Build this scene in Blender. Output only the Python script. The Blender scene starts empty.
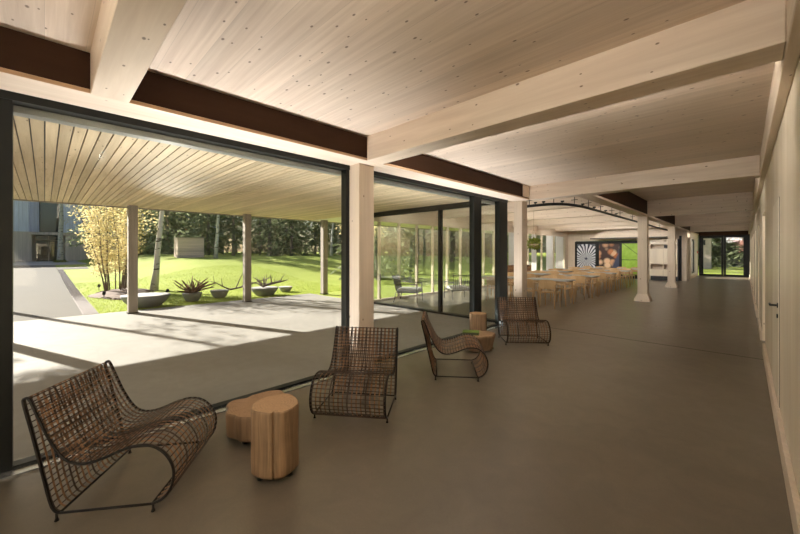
import bpy, math, random
from mathutils import Vector, Matrix
S = bpy.context.scene
COL = S.collection
R = math.radians
PI = math.pi

# ------------------------------------------------------------------ helpers
class MB:
    """collects shapes and links them as one mesh object"""
    def __init__(self):
        self.v = []; self.f = []; self.m = []; self.sm = []
    def add(self, vs, fs, mi=0, smooth=False):
        b = len(self.v)
        self.v.extend([tuple(p) for p in vs])
        for q in fs:
            self.f.append(tuple(i + b for i in q)); self.m.append(mi); self.sm.append(smooth)
        return self
    def box(self, x0, x1, y0, y1, z0, z1, mi=0):
        vs = [(x, y, z) for z in (z0, z1) for y in (y0, y1) for x in (x0, x1)]
        return self.add(vs, [(0, 2, 3, 1), (4, 5, 7, 6), (0, 1, 5, 4), (2, 6, 7, 3), (0, 4, 6, 2), (1, 3, 7, 5)], mi)
    def obox(self, c, sx, sy, sz, mat=None, mi=0):
        m = Matrix.Translation(Vector(c)) @ (mat if mat is not None else Matrix())
        vs = [m @ Vector((x * sx / 2, y * sy / 2, z * sz / 2)) for z in (-1, 1) for y in (-1, 1) for x in (-1, 1)]
        return self.add(vs, [(0, 2, 3, 1), (4, 5, 7, 6), (0, 1, 5, 4), (2, 6, 7, 3), (0, 4, 6, 2), (1, 3, 7, 5)], mi)
    def cbox(self, x0, x1, y0, y1, z0, z1, b, mi=0):
        """box with chamfered vertical and horizontal edges (top and bottom inset)"""
        def ring(i, z):
            return [(x0 + i, y0 + b, z), (x0 + b, y0 + i, z), (x1 - b, y0 + i, z), (x1 - i, y0 + b, z),
                    (x1 - i, y1 - b, z), (x1 - b, y1 - i, z), (x0 + b, y1 - i, z), (x0 + i, y1 - b, z)]
        rs = [ring(b * .7, z0), ring(0, z0 + b), ring(0, z1 - b), ring(b * .7, z1)]
        vs = sum(rs, []); fs = []
        for k in range(3):
            for i in range(8):
                j = (i + 1) % 8
                fs.append((k * 8 + i, k * 8 + j, k * 8 + 8 + j, k * 8 + 8 + i))
        fs.append(tuple(range(7, -1, -1))); fs.append(tuple(range(24, 32)))
        return self.add(vs, fs, mi)
    def tube(self, pts, r, n=6, cap=True, mi=0, smooth=True):
        pts = [Vector(p) for p in pts]
        L = len(pts)
        rr = r if isinstance(r, (list, tuple)) else [r] * L
        vs = []; prev = None
        for i, p in enumerate(pts):
            t = (pts[min(i + 1, L - 1)] - pts[max(i - 1, 0)])
            if t.length < 1e-9: t = Vector((0, 0, 1))
            t.normalize()
            if prev is None:
                a = Vector((0, 0, 1)) if abs(t.z) < .9 else Vector((1, 0, 0))
                u = t.cross(a).normalized()
            else:
                u = prev - t * prev.dot(t)
                u = u.normalized() if u.length > 1e-6 else t.cross(Vector((0, 0, 1))).normalized()
            prev = u; w = t.cross(u)
            for k in range(n):
                a = 2 * PI * k / n
                vs.append(p + (u * math.cos(a) + w * math.sin(a)) * rr[i])
        fs = []
        for i in range(L - 1):
            for k in range(n):
                j = (k + 1) % n
                fs.append((i * n + k, i * n + j, (i + 1) * n + j, (i + 1) * n + k))
        self.add(vs, fs, mi, smooth)
        if cap:
            b = len(self.v) - len(vs)
            self.f.append(tuple(b + k for k in range(n - 1, -1, -1))); self.m.append(mi); self.sm.append(False)
            self.f.append(tuple(b + (L - 1) * n + k for k in range(n))); self.m.append(mi); self.sm.append(False)
        return self
    def lathe(self, prof, n=20, c=(0, 0, 0), mi=0, smooth=True, wob=None):
        vs = []
        for (r, z) in prof:
            for k in range(n):
                a = 2 * PI * k / n
                q = r * (wob(a, z) if wob else 1)
                vs.append((c[0] + q * math.cos(a), c[1] + q * math.sin(a), c[2] + z))
        fs = []
        for i in range(len(prof) - 1):
            for k in range(n):
                j = (k + 1) % n
                fs.append((i * n + k, i * n + j, (i + 1) * n + j, (i + 1) * n + k))
        self.add(vs, fs, mi, smooth)
        b = len(self.v) - len(vs); L = len(prof)
        self.f.append(tuple(b + k for k in range(n - 1, -1, -1))); self.m.append(mi); self.sm.append(False)
        self.f.append(tuple(b + (L - 1) * n + k for k in range(n))); self.m.append(mi); self.sm.append(False)
        return self
    def prism(self, poly, axis, a0, a1, mi=0):
        """extrude a 2-D polygon along an axis"""
        n = len(poly)
        def P(p, a):
            return {'X': (a, p[0], p[1]), 'Y': (p[0], a, p[1]), 'Z': (p[0], p[1], a)}[axis]
        vs = [P(p, a0) for p in poly] + [P(p, a1) for p in poly]
        fs = [(i, (i + 1) % n, n + (i + 1) % n, n + i) for i in range(n)]
        fs += [tuple(range(n - 1, -1, -1)), tuple(range(n, 2 * n))]
        return self.add(vs, fs, mi)
    def mesh(self, name, mats):
        me = bpy.data.meshes.new(name)
        me.from_pydata(self.v, [], self.f)
        for m in (mats if isinstance(mats, (list, tuple)) else [mats]): me.materials.append(m)
        me.polygons.foreach_set('material_index', self.m)
        me.polygons.foreach_set('use_smooth', self.sm)
        me.update()
        return me
    def build(self, name, mats, parent=None, kind=None, loc=None, rz=None):
        o = bpy.data.objects.new(name, self.mesh(name, mats)); COL.objects.link(o)
        if parent is not None: o.parent = parent
        if kind: o['kind'] = kind
        if loc is not None: o.location = loc
        if rz is not None: o.rotation_euler = (0, 0, rz)
        return o

def tag(o, label, cat, group=None, kind=None):
    o['label'] = label; o['category'] = cat
    if group: o['group'] = group
    if kind: o['kind'] = kind
    return o

def thing(name, label, cat, loc=(0, 0, 0), rz=0, group=None):
    o = bpy.data.objects.new(name, None); COL.objects.link(o)
    o.location = loc; o.rotation_euler = (0, 0, rz); o.empty_display_size = .1
    return tag(o, label, cat, group)

def kids(o, allobs):
    return [c for c in allobs if c.parent == o]

def copy_tree(o, loc, rz, label=None, scale=None):
    r = o.copy(); COL.objects.link(r); r.location = loc; r.rotation_euler = (0, 0, rz)
    if label: r['label'] = label
    if scale: r.scale = scale
    for ch in list(o.children):
        c = ch.copy(); COL.objects.link(c); c.parent = r
        for g in list(ch.children):
            d = g.copy(); COL.objects.link(d); d.parent = c
    return r

def struct(mb, name, mats, parent=None):
    return mb.build(name, mats, parent, 'structure' if parent is None else None)

# ------------------------------------------------------------------ materials
class NT:
    def __init__(self, name):
        self.mat = bpy.data.materials.new(name); self.mat.use_nodes = True
        self.t = self.mat.node_tree; self.t.nodes.clear()
        self.out = self.n('ShaderNodeOutputMaterial')
    def n(self, ty, **kw):
        x = self.t.nodes.new(ty)
        for k, v in kw.items(): setattr(x, k, v)
        return x
    def l(self, a, b): self.t.links.new(a, b)
    def val(self, sock, v):
        if isinstance(v, bpy.types.NodeSocket): self.l(v, sock)
        else: sock.default_value = v
    def math(self, op, a, b=None, c=None, clamp=False):
        x = self.n('ShaderNodeMath', operation=op); x.use_clamp = clamp
        self.val(x.inputs[0], a)
        if b is not None: self.val(x.inputs[1], b)
        if c is not None: self.val(x.inputs[2], c)
        return x.outputs[0]
    def mix(self, f, a, b, mode='MIX'):
        x = self.n('ShaderNodeMix', data_type='RGBA', blend_type=mode)
        self.val(x.inputs[0], f)
        self.val(x.inputs[6], a if isinstance(a, bpy.types.NodeSocket) else (*a, 1) if len(a) == 3 else a)
        self.val(x.inputs[7], b if isinstance(b, bpy.types.NodeSocket) else (*b, 1) if len(b) == 3 else b)
        return x.outputs[2]
    def scale(self, col, f):
        x = self.n('ShaderNodeVectorMath', operation='SCALE')
        self.l(col, x.inputs[0]); self.val(x.inputs[3], f)
        return x.outputs[0]
    def obj(self):
        tc = self.n('ShaderNodeTexCoord'); s = self.n('ShaderNodeSeparateXYZ')
        self.l(tc.outputs['Object'], s.inputs[0])
        return tc.outputs['Object'], s.outputs
    def comb(self, x, y, z=0.0):
        c = self.n('ShaderNodeCombineXYZ')
        self.val(c.inputs[0], x); self.val(c.inputs[1], y); self.val(c.inputs[2], z)
        return c.outputs[0]
    def noise(self, vec, scale, detail=3, rough=.55, dist=0):
        x = self.n('ShaderNodeTexNoise')
        if vec is not None: self.l(vec, x.inputs['Vector'])
        x.inputs['Scale'].default_value = scale; x.inputs['Detail'].default_value = detail
        x.inputs['Roughness'].default_value = rough; x.inputs['Distortion'].default_value = dist
        return x.outputs['Fac']
    def ramp(self, f, a, b, lo=0.0, hi=1.0):
        x = self.n('ShaderNodeMapRange'); x.clamp = True
        self.val(x.inputs[0], f)
        for i, v in zip((1, 2, 3, 4), (a, b, lo, hi)): x.inputs[i].default_value = v
        return x.outputs[0]
    def bsdf(self, col, rough=.5, spec=.5, metal=0, coat=0, bump=None, bump_d=.02, bump_s=.3):
        p = self.n('ShaderNodeBsdfPrincipled')
        self.val(p.inputs['Base Color'], col if isinstance(col, bpy.types.NodeSocket) else (*col, 1))
        self.val(p.inputs['Roughness'], rough)
        p.inputs['Specular IOR Level'].default_value = spec
        p.inputs['Metallic'].default_value = metal
        p.inputs['Coat Weight'].default_value = coat
        if bump is not None:
            b = self.n('ShaderNodeBump'); b.inputs['Strength'].default_value = bump_s
            b.inputs['Distance'].default_value = bump_d
            self.l(bump, b.inputs['Height']); self.l(b.outputs[0], p.inputs['Normal'])
        self.l(p.outputs[0], self.out.inputs[0])
        return p

def plain(name, col, rough=.5, metal=0, spec=.5, var=.08, vs=6):
    t = NT(name); v, _ = t.obj()
    n = t.noise(v, vs, 3)
    c = t.mix(n, [max(0, q * (1 - var)) for q in col], [q * (1 + var) for q in col])
    t.bsdf(c, rough, spec, metal)
    return t.mat

def wood(name, c1, c2, along='X', plank=None, pw=.2, seam=.55, seam_w=.012, knots=0.0, knot_col=(.10, .055, .03),
         rough=.5, spec=.4, grain=14, kscale=(1.7, 4.2), tint=.10, bump=.15, ksize=.085):
    t = NT(name); vec, s = t.obj()
    ax = 'XYZ'.index(along); o = [i for i in range(3) if i != ax]
    u = s[ax]; v = t.math('ADD', s[o[0]], t.math('MULTIPLY', s[o[1]], 1.013))
    if plank is not None:
        pc = s['XYZ'.index(plank)]
        q = t.math('DIVIDE', pc, pw); fl = t.math('FLOOR', q); fr = t.math('FRACT', q)
        w = t.n('ShaderNodeTexWhiteNoise', noise_dimensions='1D'); t.l(fl, w.inputs['W']); pv = w.outputs['Value']
        u = t.math('ADD', u, t.math('MULTIPLY', pv, 7.3))
    g = t.noise(t.comb(t.math('MULTIPLY', u, .9), t.math('MULTIPLY', v, grain), 0.0), 1.0, 4, .6, .4)
    big = t.noise(t.comb(t.math('MULTIPLY', u, .35), t.math('MULTIPLY', v, 2.2), 3.0), 1.0, 2, .5)
    c = t.mix(t.ramp(g, .3, .7), c1, c2)
    c = t.scale(c, t.ramp(big, .3, .7, .90, 1.08))
    if plank is not None:
        c = t.scale(c, t.ramp(pv, 0, 1, 1 - tint, 1 + tint))
        d = t.math('MINIMUM', fr, t.math('SUBTRACT', 1.0, fr))
        c = t.scale(c, t.ramp(d, seam_w * .5, seam_w, seam, 1.0))
    if knots > 0:
        vo = t.n('ShaderNodeTexVoronoi', voronoi_dimensions='2D', feature='F1')
        t.l(t.comb(t.math('MULTIPLY', u, kscale[0]), t.math('MULTIPLY', v, kscale[1])), vo.inputs['Vector'])
        vo.inputs['Scale'].default_value = 1.0
        sc = t.n('ShaderNodeSeparateColor'); t.l(vo.outputs['Color'], sc.inputs[0])
        keep = t.math('LESS_THAN', sc.outputs[0], knots)
        size = t.math('MULTIPLY', t.ramp(sc.outputs[1], 0, 1, .45, 1.0), ksize)
        k = t.math('SUBTRACT', 1.0, t.math('DIVIDE', vo.outputs['Distance'], size), clamp=True)
        k = t.math('MULTIPLY', t.ramp(k, .05, .5), keep)
        c = t.mix(t.math('MULTIPLY', k, .85), c, knot_col)
    t.bsdf(c, rough, spec, bump=g, bump_d=.004, bump_s=bump)
    return t.mat

M = {}
PALE1, PALE2 = (.56, .43, .31), (.65, .52, .395)
M['ceil'] = wood('ceiling_timber', (.56, .44, .335), (.70, .58, .46), 'X', 'Y', .21, .78, .009, .45, rough=.33, spec=.5, kscale=(4.2, 7.5), ksize=.105, tint=.06, grain=24)
M['beam_x'] = wood('beam_timber_x', (.58, .455, .345), (.69, .57, .445), 'X', None, knots=.4, rough=.38, kscale=(4.2, 7.5), ksize=.10)
M['beam_y'] = wood('beam_timber_y', (.58, .455, .345), (.69, .57, .445), 'Y', None, knots=.22, rough=.45, kscale=(3.0, 5.5), ksize=.07)
M['post'] = wood('post_timber', (.57, .465, .36), (.65, .545, .43), 'Z', None, knots=.2, rough=.5, kscale=(3.0, 5.5), ksize=.08, grain=20)
M['lip'] = wood('beam_lip_timber', (.40, .25, .14), (.48, .31, .18), 'Y', None, rough=.5)
M['wallw'] = wood('wall_veneer', (.74, .635, .49), (.80, .70, .555), 'Z', 'Y', 1.22, .70, .0035, .12, rough=.27, spec=.5, grain=26, tint=.04, bump=.04, kscale=(.9, 3), ksize=.03)
M['doorw'] = wood('door_veneer', (.76, .66, .52), (.82, .725, .585), 'Z', None, rough=.27, grain=26, bump=.04)
M['brown'] = wood('dark_brown_panel', (.028, .0115, .0050), (.042, .018, .0085), 'Y', None, rough=.6, spec=.12, grain=5, bump=.05)
M['soffit'] = wood('soffit_boards', (.54, .405, .25), (.70, .55, .365), 'X', 'Y', .10, .9, .004, .45, rough=.6, kscale=(2.6, 9), tint=.18, ksize=.10)
M['greywood'] = wood('weathered_post', (.23, .20, .175), (.32, .285, .25), 'Z', None, rough=.8, grain=18)
M['clad_blue'] = wood('upper_cladding', (.54, .59, .76), (.66, .70, .85), 'Z', 'Y', .30, .6, .03, rough=.8, tint=.14)
M['clad_brown'] = wood('lower_cladding', (.50, .425, .38), (.62, .53, .48), 'Z', 'Y', .30, .6, .03, rough=.8, tint=.16)
M['oak'] = wood('dining_oak', (.45, .285, .135), (.54, .36, .195), 'Z', None, rough=.45, grain=22)
M['shed'] = wood('shed_boards', (.58, .44, .38), (.68, .53, .46), 'Y', 'Z', .14, .6, .05, rough=.8, tint=.14)
M['black'] = plain('black_metal', (.008, .008, .008), .4, 0, .3)
M['frame'] = plain('window_frame_dark', (.007, .008, .007), .45, 0, .25)
M['track'] = plain('track_black', (.012, .012, .012), .5)
M['steel'] = plain('sill_steel', (.55, .58, .62), .25, .9)
M['pale_alu'] = plain('pale_aluminium', (.42, .45, .44), .45)
M['iron'] = plain('chair_iron', (.010, .007, .005), .5, 0, .25)
M['grey_top'] = plain('table_laminate', (.36, .36, .35), .35)
M['white'] = plain('white_plaster', (.72, .68, .62), .7)
M['dark_in'] = plain('dark_interior', (.02, .02, .022), .5)
M['red'] = plain('red_plastic', (.55, .03, .03), .4)
M['copper'] = plain('copper', (.55, .26, .17), .35, .6)
M['green_book'] = plain('green_cover', (.10, .16, .018), .7, var=.4, vs=40)
M['pages'] = plain('book_pages', (.05, .05, .03), .8)
M['rope'] = plain('rope', (.30, .22, .13), .9)
M['cloth_w'] = plain('seat_linen', (.40, .39, .37), .9)

def wicker_mat():
    t = NT('rattan'); v, s = t.obj()
    n = t.noise(v, 9, 3, .6)
    n2 = t.noise(v, 120, 2, .6)
    c = t.mix(t.ramp(n, .35, .65), (.095, .046, .020), (.34, .175, .080))
    c = t.mix(t.ramp(n2, .5, .75, 0, .6), c, (.030, .017, .010))
    t.bsdf(c, .42, .5)
    return t.mat
M['rattan'] = wicker_mat()
M['rattan_dark'] = plain('rattan_dark', (.050, .026, .014), .42, var=.5, vs=30)

def stump_mats(nm, base):
    t = NT(nm + '_side'); v, s = t.obj()
    a = t.n('ShaderNodeMath', operation='ARCTAN2'); t.l(s[1], a.inputs[0]); t.l(s[0], a.inputs[1])
    n = t.noise(t.comb(t.math('MULTIPLY', a.outputs[0], 5.0), t.math('MULTIPLY', s[2], 1.3), 0.), 1.6, 5, .62, .6)
    c = t.mix(t.ramp(n, .3, .72), [q * .42 for q in base], [min(1, q * .92) for q in base])
    n3 = t.noise(v, 5, 2)
    c = t.scale(c, t.ramp(n3, .3, .7, .85, 1.08))
    t.bsdf(c, .6, .3, bump=n, bump_d=.01, bump_s=.35)
    side = t.mat
    t = NT(nm + '_top'); v, s = t.obj()
    r = t.math('SQRT', t.math('ADD', t.math('MULTIPLY', s[0], s[0]), t.math('MULTIPLY', s[1], s[1])))
    nn = t.noise(v, 6, 2)
    w = t.math('SINE', t.math('MULTIPLY', t.math('ADD', r, t.math('MULTIPLY', nn, .05)), 330.0))
    fine = t.noise(v, 60, 3)
    c = t.mix(t.ramp(w, -1, 1), [q * 1.15 for q in base], [min(1, q * 1.4) for q in base])
    c = t.mix(t.ramp(fine, .45, .7, 0, .35), c, [q * .6 for q in base])
    # radial drying cracks
    a = t.n('ShaderNodeMath', operation='ARCTAN2'); t.l(s[1], a.inputs[0]); t.l(s[0], a.inputs[1])
    cr = t.noise(t.comb(t.math('MULTIPLY', a.outputs[0], 4.0), t.math('MULTIPLY', r, .8), 0.), 2.5, 2, .5)
    c = t.mix(t.ramp(t.math('ABSOLUTE', t.math('SUBTRACT', cr, .5)), .0, .012, .55, 0.), c, (.06, .035, .02))
    t.bsdf(c, .65, .3)
    return [side, t.mat]
M['stump'] = stump_mats('stump_wood', (.36, .225, .125))
M['stump_low'] = stump_mats('stump_wood_low', (.27, .165, .092))

def floor_mat():
    t = NT('polished_screed'); v, s = t.obj()
    n1 = t.noise(v, .7, 4, .6, .6); n2 = t.noise(v, 4.5, 5, .65, .8); n3 = t.noise(v, 70, 2)
    c = t.mix(t.ramp(n1, .3, .7), (.122, .098, .068), (.172, .140, .101))
    c = t.mix(t.ramp(n2, .35, .75, 0, .5), c, (.096, .079, .060))
    c = t.scale(c, t.ramp(n3, .2, .8, .94, 1.06))
    j = t.ramp(t.math('ABSOLUTE', t.math('SUBTRACT', s[1], 7.5)), .008, .016, .0, 1.0)   # control joint
    c = t.scale(c, t.math('MULTIPLY_ADD', j, .75, .25))
    p = t.bsdf(c, t.ramp(n2, .2, .8, .27, .31), .5)
    t.l(t.math('MULTIPLY', j, .52), p.inputs['Specular IOR Level'])
    return t.mat
M['floor'] = floor_mat()

def terrace_mat():
    t = NT('terrace_concrete'); v, s = t.obj()
    n1 = t.noise(v, .5, 4, .6, .4); n2 = t.noise(v, 6, 5, .65)
    c = t.mix(t.ramp(n1, .3, .7), (.275, .262, .245), (.335, .322, .305))
    c = t.scale(c, t.ramp(n2, .25, .75, .90, 1.06))
    t.bsdf(c, .7, .12)
    return t.mat
M['terrace'] = terrace_mat()
M['path'] = plain('path_concrete', (.165, .155, .143), .9, 0, .05, var=.12, vs=1.2)
M['pad'] = plain('pad_concrete', (.40, .38, .36), .8, var=.08, vs=1.2)
M['pebble'] = plain('pebbles', (.30, .27, .265), .9, 0, .1, var=.65, vs=38)
M['bowl'] = plain('bowl_concrete', (.24, .245, .25), .8, var=.25, vs=6)
M['soil'] = plain('bowl_filling', (.42, .41, .40), .9, var=.2, vs=9)
M['mulch'] = plain('mulch', (.13, .08, .06), .9, var=.5, vs=14)
M['drift'] = plain('driftwood', (.17, .085, .055), .75, var=.45, vs=9)
M['drift_grey'] = plain('driftwood_grey', (.16, .12, .10), .8, var=.4, vs=9)
M['stem'] = plain('shrub_stem', (.13, .095, .065), .8, var=.4, vs=9)
M['tower'] = wood('tower_cladding', (.60, .49, .42), (.70, .58, .51), 'Z', 'Z', .3, .8, .02, rough=.8, grain=5)

def grass_mat():
    t = NT('lawn_grass'); v, s = t.obj()
    n1 = t.noise(v, .25, 4, .6, .3); n2 = t.noise(v, 9, 4, .7); n3 = t.noise(v, 60, 2, .7)
    c = t.mix(t.ramp(n1, .35, .65), (.30, .355, .065), (.39, .435, .10))
    c = t.mix(t.ramp(n2, .4, .7, 0, .6), c, (.21, .295, .045))
    c = t.scale(c, t.ramp(n3, .2, .8, .7, 1.25))
    t.bsdf(c, .85, .15, bump=n3, bump_d=.04, bump_s=.7)
    return t.mat
M['grass'] = grass_mat()

def leaf_mat(name, a, b, trans=.45, vs=2.0):
    t = NT(name); v, s = t.obj()
    n = t.noise(v, vs, 3, .7)
    c = t.mix(t.ramp(n, .35, .65), a, b)
    d = t.n('ShaderNodeBsdfDiffuse'); tr = t.n('ShaderNodeBsdfTranslucent')
    t.l(c, d.inputs[0]); t.l(c, tr.inputs[0])
    m = t.n('ShaderNodeMixShader'); m.inputs[0].default_value = trans
    t.l(d.outputs[0], m.inputs[1]); t.l(tr.outputs[0], m.inputs[2]); t.l(m.outputs[0], t.out.inputs[0])
    return t.mat
M['curtain'] = leaf_mat('white_sheer', (.82, .81, .79), (.86, .85, .83), .5)
M['blade'] = leaf_mat('grass_blades', (.29, .36, .06), (.40, .46, .10), .4)
M['needle'] = leaf_mat('conifer_needles', (.17, .20, .115), (.34, .38, .23), .5, .9)
M['needle2'] = leaf_mat('larch_needles', (.22, .235, .11), (.38, .38, .19), .35, .9)
M['yellow'] = leaf_mat('yellow_leaves', (.60, .50, .23), (.78, .68, .42), .38, 3)
M['pink'] = leaf_mat('pink_leaves', (.62, .27, .23), (.76, .45, .38), .45, 3)
M['houseplant'] = leaf_mat('houseplant_leaves', (.12, .17, .03), (.28, .30, .06), .4, 9)
M['trunk'] = plain('conifer_bark', (.26, .24, .215), .9, var=.4, vs=3)

def birch_mat():
    t = NT('birch_bark'); v, s = t.obj()
    n = t.noise(t.comb(t.math('MULTIPLY', s[0], 2.), t.math('MULTIPLY', s[1], 2.), t.math('MULTIPLY', s[2], 7.)), 1.4, 3, .65)
    c = t.mix(t.ramp(n, .56, .64), (.52, .50, .47), (.06, .05, .045))
    t.bsdf(c, .8, .2)
    return t.mat
M['birch'] = birch_mat()

def glass_mat(name, tint, f0=.045):
    t = NT(name)
    g = t.n('ShaderNodeNewGeometry')
    d = t.n('ShaderNodeVectorMath', operation='DOT_PRODUCT')
    t.l(g.outputs['Incoming'], d.inputs[0]); t.l(g.outputs['Normal'], d.inputs[1])
    k = t.math('SUBTRACT', 1.0, t.math('ABSOLUTE', d.outputs['Value']))
    f = t.math('ADD', f0, t.math('MULTIPLY', t.math('POWER', k, 5.0), 1 - f0), clamp=True)
    tr = t.n('ShaderNodeBsdfTransparent'); tr.inputs[0].default_value = (*tint, 1)
    gl = t.n('ShaderNodeBsdfGlossy'); gl.inputs['Roughness'].default_value = .0
    m = t.n('ShaderNodeMixShader'); t.l(f, m.inputs[0]); t.l(tr.outputs[0], m.inputs[1]); t.l(gl.outputs[0], m.inputs[2])
    t.l(m.outputs[0], t.out.inputs[0])
    return t.mat
M['glass'] = glass_mat('clear_glass', (.975, .985, .975), .03)
M['glass_w'] = glass_mat('coated_glass', (.93, .96, .95), .10)
M['glass_t'] = glass_mat('tinted_glass', (.86, .90, .87), .06)

def picture_mat(kind):
    t = NT('print_' + kind); v, s = t.obj()          # local x across, z up, centred
    if kind == 'radial':
        r = t.math('SQRT', t.math('ADD', t.math('MULTIPLY', s[0], s[0]), t.math('MULTIPLY', s[2], s[2])))
        a = t.n('ShaderNodeMath', operation='ARCTAN2'); t.l(s[2], a.inputs[0]); t.l(s[0], a.inputs[1])
        n = t.noise(v, 3, 2)
        w = t.math('SINE', t.math('ADD', t.math('MULTIPLY', a.outputs[0], 24.0), t.math('MULTIPLY', n, 5.0)))
        c = t.mix(t.ramp(w, -.55, .1), (.03, .04, .075), (.72, .74, .80))
        c = t.mix(t.ramp(r, .05, .11, 1, 0), c, (.05, .05, .10))
        d = t.math('MAXIMUM', t.math('SUBTRACT', t.math('ABSOLUTE', s[0]), .44), t.math('SUBTRACT', s[2], .70))
        ang = t.math('ADD', r, t.math('MULTIPLY', n, .12))
        c = t.mix(t.math('MULTIPLY', t.ramp(ang, .98, 1.03), 1.0), c, (.09, .10, .13))
    elif kind == 'nuts':
        vo = t.n('ShaderNodeTexVoronoi', feature='F1'); t.l(v, vo.inputs['Vector']); vo.inputs['Scale'].default_value = 2.5
        sc = t.n('ShaderNodeSeparateColor'); t.l(vo.outputs['Color'], sc.inputs[0])
        c = t.mix(t.ramp(sc.outputs[0], .2, .9), (.50, .14, .03), (.90, .68, .44))
        c = t.mix(t.ramp(vo.outputs['Distance'], .34, .60), c, (.05, .018, .012))
        n = t.noise(v, 1.2, 2)
        sl = t.math('ADD', t.math('SUBTRACT', s[0], t.math('MULTIPLY', s[2], .35)), t.math('MULTIPLY', n, .3))
        c = t.mix(t.ramp(sl, .42, .55), c, (.045, .05, .10))
    else:
        n = t.noise(v, 2.2, 4, .7)
        c = t.mix(t.ramp(n, .3, .7), (.24, .48, .02), (.46, .70, .08))
        ln = t.math('ABSOLUTE', t.math('SUBTRACT', t.math('ADD', s[2], t.math('MULTIPLY', n, .12)), .02))
        ln2 = t.math('ABSOLUTE', t.math('ADD', t.math('SUBTRACT', s[2], .62), t.math('MULTIPLY', s[0], .9)))
        c = t.mix(t.ramp(t.math('MINIMUM', ln, ln2), .012, .035, .75, 0), c, (.045, .14, .01))
    t.bsdf(c, .45, .4)
    return t.mat
for k in ('radial', 'nuts', 'leaf'): M['pic_' + k] = picture_mat(k)

# ------------------------------------------------------------------ camera (level, lens shifted down a little)
cam = bpy.data.cameras.new('camera'); co = bpy.data.objects.new('camera', cam); COL.objects.link(co)
cam.sensor_width = 36; cam.lens = 350 / 800 * 36; cam.shift_y = -15 / 800; cam.clip_start = .02; cam.clip_end = 400
co.location = (0, 0, 1.6); co.rotation_euler = (R(90), 0, R(44.57))
S.camera = co

# ------------------------------------------------------------------ light: low sun over the lawn and the sky
SUN = Vector((-1, -.365, .487)).normalized()
sd = bpy.data.lights.new('sun', 'SUN'); sd.energy = 9.5; sd.angle = R(.55); sd.color = (1, .93, .82)
so = bpy.data.objects.new('sun', sd); COL.objects.link(so)
so.rotation_euler = SUN.to_track_quat('Z', 'Y').to_euler(); so.location = (-30, -12, 20)
W = bpy.data.worlds.new('sky'); S.world = W; W.use_nodes = True
wn = W.node_tree; bg = wn.nodes['Background']
sky = wn.nodes.new('ShaderNodeTexSky'); sky.sky_type = 'NISHITA'; sky.sun_disc = False
sky.sun_elevation = math.asin(SUN.z); sky.sun_rotation = math.atan2(SUN.x, SUN.y); sky.air_density = 1.0; sky.dust_density = 2.5
wn.links.new(sky.outputs[0], bg.inputs[0]); bg.inputs[1].default_value = .075
S.view_settings.view_transform = 'Standard'; S.view_settings.look = 'None'; S.view_settings.gamma = 1
S.view_settings.use_curve_mapping = False; S.view_settings.exposure = 1.0
S.cycles.max_bounces = 14; S.cycles.diffuse_bounces = 9; S.cycles.glossy_bounces = 5; S.cycles.transparent_max_bounces = 24
S.cycles.sample_clamp_indirect = 6; S.cycles.caustics_reflective = False; S.cycles.caustics_refractive = False

# ------------------------------------------------------------------ dimensions
FX = -3.86           # facade glass plane
WX = .227            # right wall face
FILL = 27.0  # strength of the added fill lights on the beams
UP_FILL = 11.0  # strength of the fill lights added along the facade floor
YB = -1.0            # unseen glazed end, put behind the camera to let daylight in
YE = 31.5            # end doors
YH0, YH1 = 7.2, 24.8 # dining hall
HX = -8.5            # dining window wall
ZB = 2.765           # underside of beams
ZC1, ZC2 = 3.07, 3.25

# ------------------------------------------------------------------ room shell
struct(MB().box(FX - .10, WX + .2, YB - .1, YH0, -.25, 0).box(HX - .15, WX + .2, YH0, YH1 + .1, -.25, 0)
       .box(-2.6, WX + .2, YH1 + .1, YE + .1, -.25, 0), 'floor', M['floor'])
struct(MB().box(FX - .1, WX + .2, YB - .1, 7.62, ZC1, ZC1 + .45), 'ceiling', M['ceil'])
struct(MB().box(HX - .3, WX + .2, 7.62, YH1 + .3, ZC2, ZC2 + .35).box(-2.7, WX + .2, YH1 + .3, YE + .2, ZC2, ZC2 + .35),
       'ceiling_dining', M['ceil'])
REC = [(7.9 + 3.05 * k, 9.1 + 3.05 * k) for k in range(7)]
w_ = MB().box(WX + .08, WX + .3, -9, YE + .2, -.2, ZC2 + .3)  # runs on unseen past the glazed end, added to bounce sun indoors
segs = [-9] + [v for r_ in REC for v in r_] + [YE + .2]
for k in range(0, len(segs), 2): w_.box(WX, WX + .079, segs[k], segs[k + 1], -.2, 2.25)
w_.box(WX, WX + .079, -9, YE + .2, 2.25, ZC2 + .3)
struct(w_, 'wall_right', M['wallw'])
b_ = MB()
segs[0] = YB; segs[-1] = YE
for k in range(0, len(segs), 2): b_.cbox(WX - .03, WX, segs[k], segs[k + 1], 0, .17, .004)
struct(b_, 'baseboard_right', M['post'])
struct(MB().cbox(.165, WX, YB, YE, ZB - .03, ZC2, .006), 'trim_1', M['beam_y'])
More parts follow.
